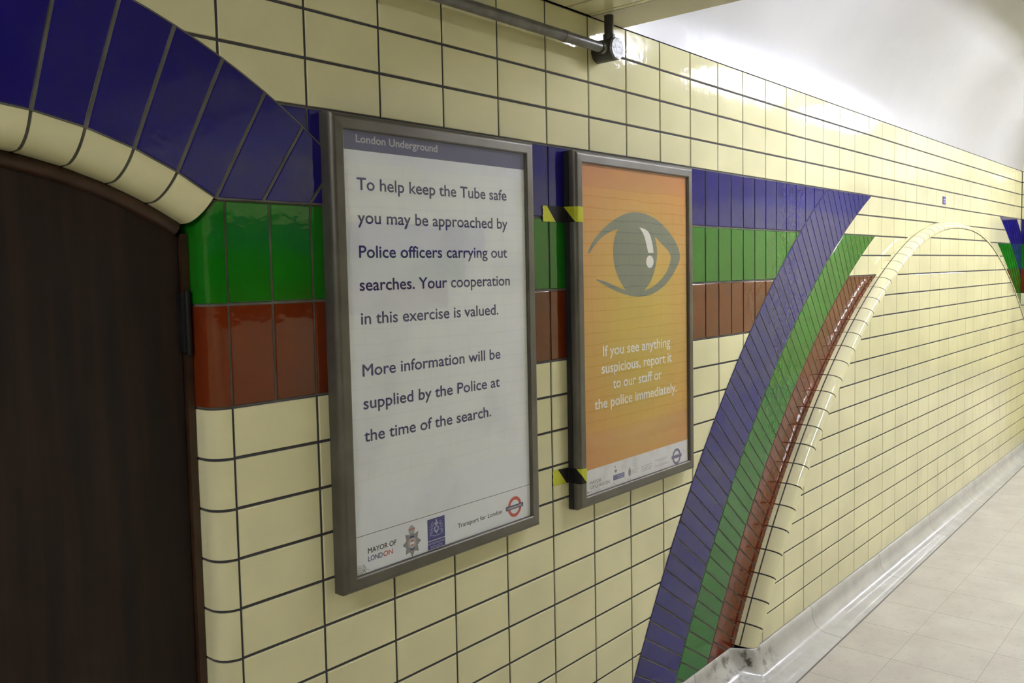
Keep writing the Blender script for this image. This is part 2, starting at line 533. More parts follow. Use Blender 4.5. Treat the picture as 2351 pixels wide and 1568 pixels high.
place, nrm = on_left(0)
wall = MB(); blue = MB(); green = MB(); brown = MB()
def lay(mb, x0, x1, z0, z1, mat):
    c = [(x0, z0), (x1, z0), (x1, z1), (x0, z1)]
    if all(in_door_ring(*p) for p in c) or all(inside_arch(*p) for p in c): return
    if z1 <= -2 * H + 1e-6 and x0 > XJL - 0.01 and x1 < XJ + 0.01: return
    tile(mb, c, place, nrm, mat)
def row_cream(k, xa, xb):
    u = math.floor(xa / W + 1e-6)
    while u * W < xb - 1e-6:
        a, c = max(xa, u * W), min(xb, (u + 1) * W)
        if c - a > 0.012: lay(wall, a, c, (k - 1) * H, k * H, CREAM)
        u += 1
bounds = {0: 3.11, 1: 2.79, 2: 2.53}
for k in range(4, -18, -1):
    zt = k * H
    course = -k // 2 if -6 < k <= 0 else None
    if k == 4:
        u = math.floor(X0 / W)
        while u * W < X1:
            if min(X1, (u + 1) * W) - u * W > 0.01: lay(wall, u * W, min(X1, (u + 1) * W), 3 * H, ZC, CREAM)
            u += 1
    elif course is None:
        if k <= -6:
            row_cream(k, X0, XJL); row_cream(k, XJ, X1)
        else: row_cream(k, X0, X1)
    else:
        row_cream(k, bounds[course], X1)
for course, (mb, mat) in enumerate(((blue, BLUE), (green, GREEN), (brown, BROWN))):
    z1 = -2 * H * course; z0 = z1 - 2 * H
    u = math.floor(X0 / (W / 2))
    while u * W / 2 < bounds[course]:
        a, c = u * W / 2, min(bounds[course], (u + 1) * W / 2)
        if c - a > 0.01:
            if course == 0 or c <= XJL + 1e-6 or a >= XJ - 1e-6: lay(mb, a, c, z0, z1, mat)
        u += 1
# grout bed with the door opening left out
yb = DEPTH
def bed(mb, x0, x1, z0, z1, mat): mb.face([(x0, yb, z0), (x1, yb, z0), (x1, yb, z1), (x0, yb, z1)], mat, (0, -1, 0))
bed(wall, XJ, X1, -18.5 * H, -6 * H, GROUT); bed(wall, X0, XJL, -18.5 * H, -6 * H, GROUT)
bed(wall, XJ, 3.3, -6 * H, 0, GROUT_PALE); bed(wall, X0, XJL, -6 * H, 0, GROUT_PALE)
bed(wall, 3.3, X1, -6 * H, 0, GROUT)
bed(wall, XJ, X1, 0, ZC, GROUT); bed(wall, X0, XJL, 0, ZC, GROUT)
N = 40
for i in range(N):
    xa, xb = XJL + (XJ - XJL) * i / N, XJL + (XJ - XJL) * (i + 1) / N
    f = lambda x: DI[1] + math.sqrt(DIR ** 2 - min(DIR ** 2, ((x if x > DAX else 2 * DAX - x) - DI[0]) ** 2)) + 0.03
    wall.face([(xa, yb, f(xa)), (xb, yb, f(xb)), (xb, yb, ZC), (xa, yb, ZC)], GROUT, (0, -1, 0))
wall_left = struct(wall.build('wall_left'), 'long wall of cream glazed tiles carrying the two posters')
blue.build('blue_course', wall_left); green.build('green_course', wall_left); brown.build('brown_course', wall_left)

# infill of the blind arch, standing proud of the wall
inf = MB()
pl_i, nr_i = on_left(PROUD)
edge_in = inward(0.030)
k = -1
while k > -19:
    z1, z0 = k * H + 0.0, (k - 1) * H
    if k == -1: z1 = -0.08
    u = math.floor(1.9 / W)
    while u * W < X1:
        P = clip_convex(rect(u * W, min(X1, (u + 1) * W), max(z0, -1.892), z1), edge_in)
        if len(P) >= 3 and abs(area(P)) > 1e-4:
            tile(inf, P, pl_i, nr_i, CREAM)
        u += 1
    k -= 1
gb = clip_convex(rect(1.9, X1, -1.95, 0), inward(0.026))
inf.face([(x, -PROUD + DEPTH, z) for x, z in gb], GROUT, (0, -1, 0))
inf.build('arch_infill', wall_left)

# ------------------------------------------------------------------ trim: loft of small tiles along a curve
def loft_tile(mb, rows, mat, hint_fn, depth=DEPTH):
    """rows[i][j]: a curved glazed tile patch; adds a skirt down to the grout around its border"""
    mb.grid(rows, mat, hint_fn)
    ni, nj = len(rows), len(rows[0])
    V = [[Vector(p) for p in r] for r in rows]
    def nv(i, j):
        i0, i1 = max(0, i - 1), min(ni - 1, i + 1); j0, j1 = max(0, j - 1), min(nj - 1, j + 1)
        n = (V[i1][j] - V[i0][j]).cross(V[i][j1] - V[i][j0]).normalized()
        return n if n.dot(hint_fn(V[i][j])) > 0 else -n
    loop = [(0, j) for j in range(nj)] + [(i, nj - 1) for i in range(1, ni)] + [(ni - 1, j) for j in range(nj - 2, -1, -1)] + [(i, 0) for i in range(ni - 2, 0, -1)]
    cen = sum((V[i][j] for i, j in loop), Vector()) / len(loop)
    for (a, c) in zip(loop, loop[1:] + loop[:1]):
        p, q = V[a[0]][a[1]], V[c[0]][c[1]]
        p2, q2 = p - depth * nv(*a), q - depth * nv(*c)
        mb.face([p, q, q2, p2], mat, (p + q) / 2 - cen)

# bullnose around the blind arch
tr = MB()
PITCH = 0.107
def trim_profile():
    flat = [(0.0, 0.0005), (0.0, 0.019)]
    nose = [(0.030 * (1 - math.cos(t)), 0.026 + 0.058 * math.sin(t)) for t in (math.pi / 2 * q / 8 for q in range(9))]
    nose.append((0.040, 0.084))
    return flat, nose
flat, nose = trim_profile()
def trim_point(s, n, y):
    (x, z), (tx, tz) = T_AT(s)
    x, z = x + n * tz, z - n * tx
    if z < -1.888 and s < 0.2:          # the foot is cut level
        q = (-1.888 - z) / tz; x += q * tx; z = -1.888
    return Vector((x, -y, z))
def out_hint(c):
    return Vector((-1, -1, 0.6)) if c.x < AXIS - 0.6 else (Vector((1, -1, 0.6)) if c.x > AXIS + 0.6 else Vector((0, -1, 0.8)))
s = 0.0
while s < T_LEN - 0.02:
    a, c = s + G / 2 if s > 0 else -0.014, min(s + PITCH, T_LEN) - G / 2
    if T_AT(a)[0][0] > X1 - 0.01: break
    for prof in (flat, nose):
        rows = [[trim_point(a + (c - a) * t / 2, n, y) for n, y in prof] for t in range(3)]
        loft_tile(tr, rows, CREAM, out_hint)
    s += PITCH
full = [(-0.001, -0.001)] + [(n + 0.003, y - 0.0025) for n, y in [(0, 0.001), (0, 0.024)] + nose]
full[1] = (0.003, 0.0)
ss = [-0.014] + [T_LEN * q / 150 for q in range(151) if T_AT(T_LEN * q / 150)[0][0] < X1]
tr.grid([[trim_point(q, n, y) for n, y in full] for q in ss], GROUT, out_hint)
# closed foot of the trim
foot = [trim_point(-0.014, n, y) for n, y in [(0, 0)] + flat + nose + [(0.040, 0.0)]]
tr.face(foot, CREAM, (0, 0, -1))
struct(tr.build('trim_4'), 'cream bullnose tile edging around the blind arch')

# colour bands following the blind arch
bands = bpy.data.objects.new('trim_3', None); COL.objects.link(bands)
struct(bands, 'blue green and brown tile bands following the blind arch')
BAND_OFF = 0.0026
pl_b, nr_b = on_left(BAND_OFF)
STEP = math.radians(0.72)
def band(name, ra, rb, zmax, mat, phase):
    mb = MB()
    a0 = math.pi - math.asin((-1.9 - AC[1]) / (ra + 0.05)) + 0.02
    for mirror in (False, True):
        fx = (lambda x: 2 * AXIS - x) if mirror else (lambda x: x)
        a = a0 - phase
        while a > math.pi / 2 - 0.1:
            c = a - STEP
            P = [(fx(AC[0] + r * math.cos(t)), AC[1] + r * math.sin(t)) for r, t in ((rb, a), (ra, a), (ra, c), (rb, c))]
            P = ccw(P)
            P = clip(P, 0, -1, -zmax); P = clip(P, 0, 1, -18 * H) if P else P
            P = clip(P, -1, 0, -X1) if P else P
            P = [p for p in P] if P else P
            if P and len(P) >= 3 and (P[0][0] < AXIS) != mirror:
                tile(mb, P, pl_b, nr_b, mat, gap=0.0022, bev=0.0016)
            a = c
        a = a0
        while a > math.pi / 2 - 0.1:      # bed under the tiles
            c = a - STEP
            P = ccw([(fx(AC[0] + r * math.cos(t)), AC[1] + r * math.sin(t)) for r, t in ((rb, a), (ra, a), (ra, c), (rb, c))])
            P = clip(P, 0, -1, -zmax); P = clip(P, 0, 1, -18.3 * H) if P else P
            P = clip(P, -1, 0, -X1) if P else P
            if P and len(P) >= 3 and (P[0][0] < AXIS) != mirror:
                mb.face([(x, -0.0008, z) for x, z in P], GROUT_PALE, (0, -1, 0))
            a = c
    mb.build(name, bands)
band('blue_band', R_OUT, R_BG, 0.0, BLUE, 0)
band('green_band', R_BG, R_GB, -2 * H, GREEN, 0)
band('brown_band', R_GB, R_TRIM - 0.001, -4 * H, BROWN, 0)

# blue voussoirs over the door
vo = MB()
def dpt(c, r, deg): t = math.radians(deg); return (c[0] + r * math.cos(t), c[1] + r * math.sin(t))
ia = [80.8 + 6 - 6 * q for q in range(0, 9)]; oa = [76.5 + 4.45 - 4.45 * q for q in range(0, 9)]
vj = [((DAX, DI[1] + DIR), (DAX, DO[1] + math.sqrt(DOR ** 2 - (DAX - DO[0]) ** 2)))] + [(dpt(DI, DIR, a), dpt(DO, DOR, o)) for a, o in zip(ia, oa)]
for mirror in (False, True):
    fx = (lambda p: (2 * DAX - p[0], p[1])) if mirror else (lambda p: p)
    for (i0, o0), (i1, o1) in zip(vj, vj[1:]):
        mi = lambda c, r, p, q: (lambda mx, mz: (c[0] + r * mx / math.hypot(mx, mz), c[1] + r * mz / math.hypot(mx, mz)))((p[0] + q[0]) / 2 - c[0], (p[1] + q[1]) / 2 - c[1])
        P = [fx(i0), fx(i1), fx(o1), fx(mi(DO, DOR, o0, o1)), fx(o0)]
        P = clip(ccw(P), 0, 1, -2 * H)
        if len(P) < 3: continue
        tile(vo, P, pl_b, nr_b, BLUE, gap=0.0032)
        vo.face([(x, -0.0008, z) for x, z in P], GROUT_PALE, (0, -1, 0))
struct(vo.build('trim_1'), 'arch of dark blue tiles over the wooden door')

# bullnose edge of the doorway
bn = MB()
ba = [79.9 + 5.3 - 5.3 * q for q in range(0, 6)]
ia2 = [80.8 + 6 - 6 * q for q in range(0, 6)]; ia2[5] = 56.9; ba[5] = 58.8
bj = [((DAX, DI[1] + DIR), (DAX, DB[1] + DBR))] + [(dpt(DI, DIR, a), dpt(DB, DBR, o)) for a, o in zip(ia2, ba)]
def lerp(p, q, t): return (p[0] + (q[0] - p[0]) * t, p[1] + (q[1] - p[1]) * t)
PR = [(1 - math.cos(t), 0.05 * math.sin(t)) for t in (math.pi / 2 * q / 8 for q in range(9))]
PR = [((1 - math.cos(t)), 1 - 1) for t in ()] or PR
def nose_rows(e0, e1, g, mat, mirror, down_to=0.10):
    """e = (edge point on the face, edge point inside)"""
    rows = []
    for t in (0.0, 0.25, 0.5, 0.75, 1.0):
        L = math.hypot(e1[0][0] - e0[0][0], e1[0][1] - e0[0][1])
        tt = g / L + t * (1 - 2 * g / L)
        a, c = lerp(e0[0], e1[0], tt), lerp(e0[1], e1[1], tt)
        row = []
        for q in range(9):
            th = math.pi / 2 * q / 8
            w, y = math.sin(th), 1 - math.cos(th)      # leaves the face flat, ends pointing inwards
            p = lerp(a, c, w)
            row.append((p, 0.05 * y))
        row.append((c, down_to))
        rows.append([((2 * DAX - p[0]) if mirror else p[0], y, p[1]) for p, y in row])
    return rows
for mirror in (False, True):
    for e0, e1 in zip(bj, bj[1:]):
        hint = lambda c: Vector((DAX - c.x, -0.25, -0.55 - c.z - 0.6))
        loft_tile(bn, nose_rows(e0, e1, 0.0032, CREAM, mirror), CREAM, hint)
        rows = nose_rows(e0, e1, 0.0, GROUT, mirror)
        rows = [[(p[0], p[1] + 0.0022, p[2] + 0.0022) for p in r] for r in rows]
        bn.grid(rows, GROUT_PALE, hint)
    xj = XJL if mirror else XJ
    sg = 1 if mirror else -1
    R = 0.044
    prof = [(xj + sg * R * math.sin(t), R * (1 - math.cos(t))) for t in (math.pi / 2 * q / 10 for q in range(11))] + [(xj + sg * R, 0.10)]
    hint = lambda c: Vector((sg, -1, 0))
    zrows = [(-2 * H, -4 * H, GREEN), (-4 * H, -6 * H, BROWN)] + [(-q * H, -(q + 1) * H, CREAM) for q in range(6, 19)]
    for z1, z0, mat in zrows:
        P = [[(x, y, z) for x, y in [(xj - sg * 0.0 + sg * G / 2, 0)] + prof[1:]] for z in (z0 + G / 2, z1 - G / 2)]
        if mat is GREEN:      # cut under the arch's end tile
            for q, pp in enumerate(P[1]):
                drop = max(0.0, (abs(pp[0] - xj) - 0.018) * 1.15)
                P[1][q] = (pp[0], pp[1], pp[2] - drop - 0.001)
        loft_tile(bn, P, mat, hint)
    bn.grid([[(x - sg * 0.0025, y + 0.0025, z) for x, y in prof] for z in (-2.0, -6 * H)], GROUT, hint)
    bn.grid([[(x - sg * 0.0025, y + 0.0025, z) for x, y in prof] for z in (-6 * H, -2 * H)], GROUT_PALE, hint)
struct(bn.build('trim_2'), 'rounded tile edge of the doorway, cream arch over green, brown and cream jambs')

# ------------------------------------------------------------------ door
dr = MB()
ang = [math.radians(a) for a in (90, 84, 78, 72, 66, 60.5)]
def darc(r, a): return (DB[0] + r * math.cos(a), DB[1] + r * math.sin(a))
arc_r = [darc(0.885, a) for a in ang]; arc_r = [p for p in arc_r if p[0] < -0.275] + [(-0.272, -0.283)]
outline = arc_r + [(-0.272, ZF + 0.006)]
outline = [(DAX, arc_r[0][1])] + [p for p in outline if p[0] > DAX]
outl = outline + [(2 * DAX - x, z) for x, z in reversed(outline) if x > DAX + 1e-6]
yd0, yd1 = 0.078, 0.115
dr.face([(x, yd0, z) for x, z in outl], WOOD, (0, -1, 0))
dr.face([(x, yd1, z) for x, z in outl], WOOD, (0, 1, 0))
for a, c in zip(outl, outl[1:] + outl[:1]):
    dr.face([(a[0], yd0, a[1]), (c[0], yd0, c[1]), (c[0], yd1, c[1]), (a[0], yd1, a[1])], WOOD, ((a[0] + c[0]) / 2 - DAX, 0, (a[1] + c[1]) / 2 + 0.9))
door = struct(dr.build('door_1'), 'dark wooden arched door in a tiled doorway')
# moulded frame: arch bead and narrow jamb strips
fr = MB()
path = [darc(0.905, math.radians(a)) for a in (90, 86, 82, 78, 74, 70, 66, 62, 59.2)]
path = [(DAX, path[0][1] + 0.0)] + [p for p in path if p[0] > DAX + 0.005]
path2 = [darc(0.876, math.radians(a)) for a in (90, 86, 82, 78, 74, 70, 66, 62, 59.0)]
path2 = [(DAX, path2[0][1])] + [p for p in path2 if p[0] > DAX + 0.005]
for mirror in (False, True):
    fx = (lambda x: 2 * DAX - x) if mirror else (lambda x: x)
    rows = []
    for p, q in zip(path, path2):
        row = []
        for t in range(7):
            th = math.pi * t / 6
            w = (1 - math.cos(th)) / 2
            row.append((fx(p[0] + (q[0] - p[0]) * w), 0.078 - 0.016 * math.sin(th), p[1] + (q[1] - p[1]) * w))
        rows.append(row)
    fr.grid(rows, WOOD_FRAME, lambda c: Vector((0, -1, 0)))
    xs = sorted((fx(-0.2555), fx(-0.2705)))
    fr.box((xs[0], 0.066, ZF + 0.004), (xs[1], 0.10, -0.276), WOOD_FRAME)
fr.build('door_frame', door)
hg = MB()
hg.box((-0.279, 0.060, -0.515), (-0.262, 0.080, -0.395), IRON)
hg.cyl((-0.2655, 0.060, -0.52), (-0.2655, 0.060, -0.39), 0.006, IRON, 10)
h = hg.build('hinge', door); h['label'] = 'black iron hinge'

# ------------------------------------------------------------------ other walls
def flat_wall(name, label, place, nrm, a0, a1, mat_fn, bed_off):
    mb = MB()
    for k in range(4, -18, -1):
        z1 = ZC if k == 4 else k * H
        u = math.floor(a0 / W)
        while u * W < a1:
            a, c = max(a0, u * W), min(a1, (u + 1) * W)
            if c - a > 0.012:
                for part in mat_fn(k, a, c): tile(mb, rect(part[0], part[1], part[2] if part[2] is not None else (k - 1) * H, z1), place, nrm, part[3])
            u += 1
    mb.face([place((a0, -18.5 * H), -DEPTH), place((a1, -18.5 * H), -DEPTH), place((a1, ZC), -DEPTH), place((a0, ZC), -DEPTH)], GROUT, nrm)
    return struct(mb.build(name), label)
def cream_only(k, a, c): return [(a, c, None, CREAM)]
def with_courses(k, a, c):
    if -6 < k <= 0:
        if k % 2: return []
        m = (BLUE, GREEN, BROWN)[-k // 2]; h = (a + c) / 2
        return [(a, h, (k - 2) * H, m), (h, c, (k - 2) * H, m)]
    return [(a, c, None, CREAM)]
def right_courses(k, a, c):
    if -6 < k <= 0:
        q = -k // 2; lim = (3.99, 3.78, 3.57)[q]
        if c <= lim + 1e-6: return with_courses(k, a, c)
    return [(a, c, None, CREAM)]
flat_wall('wall_right', 'opposite wall of cream tiles with colour courses along its near part', lambda p, n: (p[0], YR + n, p[1]), (0, 1, 0), X0, X2, right_courses, 0)
flat_wall('wall_end', 'tiled end wall far down the passage', lambda p, n: (X2 - n, -p[0], p[1]), (-1, 0, 0), 0.0, -YR, cream_only, 0)
flat_wall('wall_pier', 'narrow tiled return at the far right end of the poster wall', lambda p, n: (X1 - n, -p[0], p[1]), (-1, 0, 0), 0.0, PIER, with_courses, 0)
flat_wall('wall_far', 'cream tiled wall continuing beyond the pier', lambda p, n: (p[0], -PIER - n, p[1]), (0, -1, 0), X1 + 0.0005, X2, cream_only, 0)
flat_wall('wall_back', 'tiled wall closing the passage behind the camera', lambda p, n: (X0 + n, -p[0], p[1]), (1, 0, 0), 0.0, -YR, cream_only, 0)

# ------------------------------------------------------------------ ceiling: segmental vaults either side of a cross beam
FX = X1 + 0.45
RISE = 0.85
def vault_z(y): return ZC + RISE * math.sqrt(max(0.0, 1 - ((y - YR / 2) / (YR / 2)) ** 2))
ce = MB()
prof = []
for q in range(41):
    y = YR / 2 * (1 - math.cos(math.pi * q / 40))
    prof.append((y, vault_z(y)))
for xa, xb, pm in ((X0, BX0, PAINT_DIMMED), (BX1, X1, PAINT), (FX, X2, PAINT)):
    nx = 24
    ce.grid([[(xa + (xb - xa) * i / nx, y, z) for y, z in prof] for i in range(nx + 1)], pm, lambda c: Vector((0, -1.6 - c.y, -2 - c.z)))
for x, hx in ((X0, 1), (X2, -1)):           # lunettes above the end walls
    ce.face([(x, y, z) for y, z in prof], PAINT, (hx, 0, 0))
struct(ce.build('ceiling'), 'white painted vaulted ceiling over the passage')
be = MB()
XT = 1.045                                   # tiles up to here, then painted plaster
for x, hx in ((BX0, -1), (BX1, 1)):
    be.face([(x, y, z) for y, z in prof] , PAINT_CREAM, (hx, 0, 0))
be.face([(XT + 0.022, 0, ZC), (BX1, 0, ZC), (BX1, YR, ZC), (XT + 0.022, YR, ZC)], PAINT_CREAM, (0, 0, -1))
tile(be, rect(XT - 0.003, XT + 0.0245, 0, -YR), lambda p, n: (p[0], -p[1], ZC - n), (0, 0, -1), CREAM)
be.face([(BX0, 0, ZC + DEPTH), (XT + 0.022, 0, ZC + DEPTH), (XT + 0.022, YR, ZC + DEPTH), (BX0, YR, ZC + DEPTH)], GROUT, (0, 0, -1))
x = XT
while x > BX0 + 0.02:
    a = max(BX0, x - 0.108)
    y = 0.0
    while y < -YR - 0.01:
        tile(be, rect(a, x, y, min(y + W, -YR)), lambda p, n: (p[0], -p[1], ZC - n), (0, 0, -1), CREAM)
        y += W
    x -= 0.108
struct(be.build('trim_5'), 'low cross beam with tiled soffit and painted edge')

fb = MB()                                    # added unseen beam, keeps the far lamps out of the tile reflections
for x, hx in ((X1, -1), (FX, 1)): fb.face([(x, y, z) for y, z in prof], PAINT_CREAM, (hx, 0, 0))
fb.face([(X1, 0, ZC), (FX, 0, ZC), (FX, YR, ZC), (X1, YR, ZC)], PAINT_CREAM, (0, 0, -1))
struct(fb.build('trim_6'), 'added cross beam hiding the far lamps from the tile reflections')

# ------------------------------------------------------------------ floor and coved skirtings
fl = MB()
fl.face([(X0, 0.12, ZF), (X2, 0.12, ZF), (X2, YR - 0.02, ZF), (X0, YR - 0.02, ZF)], FLOOR, (0, 0, 1))
struct(fl.build('floor'), 'pale beige vinyl tile floor')
def cove_section(x, ytop, ybot, ylow=None):
    """points from the top lip down the hollow curve to the floor edge"""
    pts = [(ytop + 0.012, -1.8895), (ytop - 0.0015, -1.8895), (ytop - 0.004, -1.892)]
    r = 0.066
    ylow = ytop if ylow is None else ylow
    y0 = ytop - 0.010
    pts.append((y0 + 0.003, -1.905))
    for q in range(0, 13):
        th = math.pi / 2 * q / 12
        pts.append((y0 + (ylow - ytop) * q / 12 - r * (1 - math.cos(th)), ZF + 0.007 + r - r * math.sin(th)))
    pts.append(((ylow - 0.01 - r + ybot) / 2, ZF + 0.0045))
    pts.append((ybot, ZF + 0.0015))
    pts.append((ybot - 0.001, ZF + 0.0004))
    return [(x, y, z) for y, z in pts]
cv = MB()
xt0 = TS[0][0]
secs = []
def top_y(x):
    # follows the wall, then swells out round the foot of the arch trim
    t = (x - (xt0 - 0.045)) / 0.07
    t = max(0.0, min(1.0, t)); return -(PROUD + 0.003) * (t * t * (3 - 2 * t))
xs = [XJ - 0.03, 0.5, 1.0, 1.5, 1.68, 1.74, 1.80, 1.86, 1.91] + [xt0 - 0.05 + 0.12 * q / 16 for q in range(17)] + [2.3 + 0.35 * q for q in range(15)]
xs = [x for x in xs if x < X1] + [X1]
def bot_y(x): return -0.235 + 0.014 * max(0, x - 2.0)
def low_y(x):
    t = max(0.0, min(1.0, (x - (xt0 - 0.30)) / 0.36)); return -(PROUD + 0.003) * (t * t * (3 - 2 * t))
secs = [cove_section(x, top_y(x), bot_y(x), low_y(x)) for x in xs]
cv.grid(secs, COVE, lambda c: Vector((0, -1, 1)))
cv.face(secs[0] + [(xs[0], 0.012, ZF)], COVE, (-1, 0, 0))
secs2 = [cove_section(x, 0.0, -0.235) for x in (X0, -4.0, XJL + 0.03)]
cv.grid(secs2, COVE, lambda c: Vector((0, -1, 1)))
cv.face(secs2[-1] + [(XJL + 0.03, 0.012, ZF)], COVE, (1, 0, 0))
cv.grid([[(x, bot_y(x) + 0.001, ZF + 0.0018), (x, bot_y(x) - 0.0045, ZF + 0.0012), (x, bot_y(x) - 0.005, ZF)] for x in xs], JOINT, lambda c: Vector((0, -0.3, 1)))
struct(cv.build('baseboard_left'), 'pale coved skirting along the poster wall')
cv = MB()
secs = [[(x, YR - y, z) for x, y, z in cove_section(x, 0.0, -0.2)] for x in (X0, -2, 2, X1, X2)]
cv.grid(secs, COVE, lambda c: Vector((0, 1, 1)))
struct(cv.build('baseboard_right'), 'pale coved skirting along the opposite wall')

cv = MB()
dz = [(-y, z) for _, y, z in cove_section(0, 0.0, -0.2)]
secs = [[(X1 - d, -0.06, z) for d, z in dz], [(X1 - d, -PIER - d, z) for d, z in dz], [(X2, -PIER - d, z) for d, z in dz]]
cv.grid(secs, COVE, lambda c: Vector((-0.3, -1, 1)))
struct(cv.build('baseboard_far'), 'pale coved skirting round the pier and far wall')
cv = MB()
secs = [[(X2 - d, y, z) for d, z in dz] for y in (-PIER, YR)]
cv.grid(secs, COVE, lambda c: Vector((-1, 0, 1)))
struct(cv.build('baseboard_end'), 'pale coved skirting along the end wall')

# ------------------------------------------------------------------ lettering
def text_mesh(mb, body, x0, x1, zbase, cap, mat, y, weight=0.0, bold=0.0):
    """flat lettering facing -y, fitted between x0 and x1 with the given capital height"""
    cu = bpy.data.curves.new('lettering_curve', 'FONT')
    cu.body = body; cu.size = 1.0; cu.offset = weight; cu.resolution_u = 5
    o = bpy.data.objects.new('lettering_curve', cu); COL.objects.link(o)
    dg = bpy.context.evaluated_depsgraph_get(); dg.update()
    me = o.evaluated_get(dg).to_mesh()
    vs = [tuple(v.co) for v in me.vertices]; fs = [list(p.vertices) for p in me.polygons]
    o.evaluated_get(dg).to_mesh_clear()
    bpy.data.objects.remove(o); bpy.data.curves.remove(cu)
    xa, xb = min(v[0] for v in vs), max(v[0] for v in vs)
    sx = (x1 - x0) / (xb - xa); sz = cap / 0.729
    shifts = ((-bold, 0), (bold, 0), (0, bold), (0, -bold)) if bold else ((0, 0),)      # heavier strokes
    for n_, (ox, oz) in enumerate(shifts):
        k = len(mb.v)
        mb.v += [Vector((x0 + (v[0] - xa) * sx + ox, y - 0.00001 * n_, zbase + v[1] * sz + oz)) for v in vs]
        for f in fs:
            a, c, d = (mb.v[k + t] for t in f[:3])
            q = [k + t for t in f]
            if (c - a).cross(d - a).y > 0: q.reverse()
            mb.f.append(q); mb.m.append(mb.mi(mat)); mb.s.append(False)
def poly(mb, P, mat, y):
    """filled flat outline (may be concave) facing -y, triangulated"""
    from mathutils.geometry import tessellate_polygon
    V = [Vector((p[0], y, p[1])) for p in P]
    for t in tessellate_polygon([V]):
        mb.face([V[i] for i in t], mat, (0, -1, 0))
def ellipse(cx, cz, rx, rz, n=32): return [(cx + rx * math.cos(2 * math.pi * q / n), cz + rz * math.sin(2 * math.pi * q / n)) for q in range(n)]
def ring(mb, cx, cz, ro, ri, mat, y, n=40):
    for q in range(n):
        a, c = 2 * math.pi * q / n, 2 * math.pi * (q + 1) / n
        mb.face([(cx + ro * math.cos(a), y, cz + ro * math.sin(a)), (cx + ro * math.cos(c), y, cz + ro * math.sin(c)),
                 (cx + ri * math.cos(c), y, cz + ri * math.sin(c)), (cx + ri * math.cos(a), y, cz + ri * math.sin(a))], mat, (0, -1, 0))
def stroke(mb, pts, w, mat, y):
    for a, c in zip(pts, pts[1:]):
        dx, dz = c[0] - a[0], c[1] - a[1]; L = math.hypot(dx, dz)
        if L < 1e-6: continue
        px, pz = -dz / L * w / 2, dx / L * w / 2
        mb.face([(a[0] + px, y, a[1] + pz), (c[0] + px, y, c[1] + pz), (c[0] - px, y, c[1] - pz), (a[0] - px, y, a[1] - pz)], mat, (0, -1, 0))
def smooth_closed(P, sub=4):
    out = []
    n = len(P)
    for i in range(n):
        p0, p1, p2, p3 = P[(i - 1) % n], P[i], P[(i + 1) % n], P[(i + 2) % n]
        for q in range(sub):
            t = q / sub
            out.append(tuple(0.5 * (2 * p1[d] + (p2[d] - p0[d]) * t + (2 * p0[d] - 5 * p1[d] + 4 * p2[d] - p3[d]) * t * t + (3 * p1[d] - p0[d] - 3 * p2[d] + p3[d]) * t ** 3) for d in (0, 1)))
    return out
def smooth_open(P, sub=5):
    Q = [P[0]] + list(P) + [P[-1]]; out = []
    for i in range(1, len(Q) - 2):
        p0, p1, p2, p3 = Q[i - 1], Q[i], Q[i + 1], Q[i + 2]
        for q in range(sub):
            t = q / sub
            out.append(tuple(0.5 * (2 * p1[d] + (p2[d] - p0[d]) * t + (2 * p0[d] - 5 * p1[d] + 4 * p2[d] - p3[d]) * t * t + (3 * p1[d] - p0[d] - 3 * p2[d] + p3[d]) * t ** 3) for d in (0, 1)))
    out.append(P[-1]); return out

# ------------------------------------------------------------------ framed posters
YS = -0.0300          # printed face of the sheets
def frame_mesh(x0, x1, z0, z1, yback, wid=0.0355):
    mb = MB()
    profs = ([(0, yback), (0.0, -0.027), (0.0012, -0.0325), (0.0042, -0.0372), (0.0085, -0.0398), (0.0125, -0.0405)],
             [(0.0125, -0.0405), (wid - 0.0035, -0.0412)], [(wid - 0.0035, -0.0412), (wid - 0.0008, -0.0392)], [(wid - 0.0008, -0.0392), (wid, -0.0275)])
    cs = [(x0, z0, 1, 1), (x1, z0, -1, 1), (x1, z1, -1, -1), (x0, z1, 1, -1)]
    cx, cz = (x0 + x1) / 2, (z0 + z1) / 2
    for (ax, az, sx, sz), (bx, bz, tx, tz) in zip(cs, cs[1:] + cs[:1]):
        mid = Vector(((ax + bx) / 2, 0, (az + bz) / 2)); outv = (mid - Vector((cx, 0, cz))).normalized()
        for k, prof in enumerate(profs):
            rows = [[(px + ux * d, y, pz + uz * d) for d, y in prof] for px, pz, ux, uz in ((ax, az, sx, sz), (bx, bz, tx, tz))]
            hint = (outv + Vector((0, -0.7, 0)), Vector((0, -1, 0)), Vector((0, -1, 0)) - outv * 0.5, -outv)[k]
            mb.grid(rows, FRAME, lambda c, h=hint: h, k == 0)
    return mb
def framed_poster(label, x0, x1, z0, z1, yback):
    root = thing('framed_poster', label, 'poster', (x0, 0, z0), 'framed posters on the tiled wall')
    return root
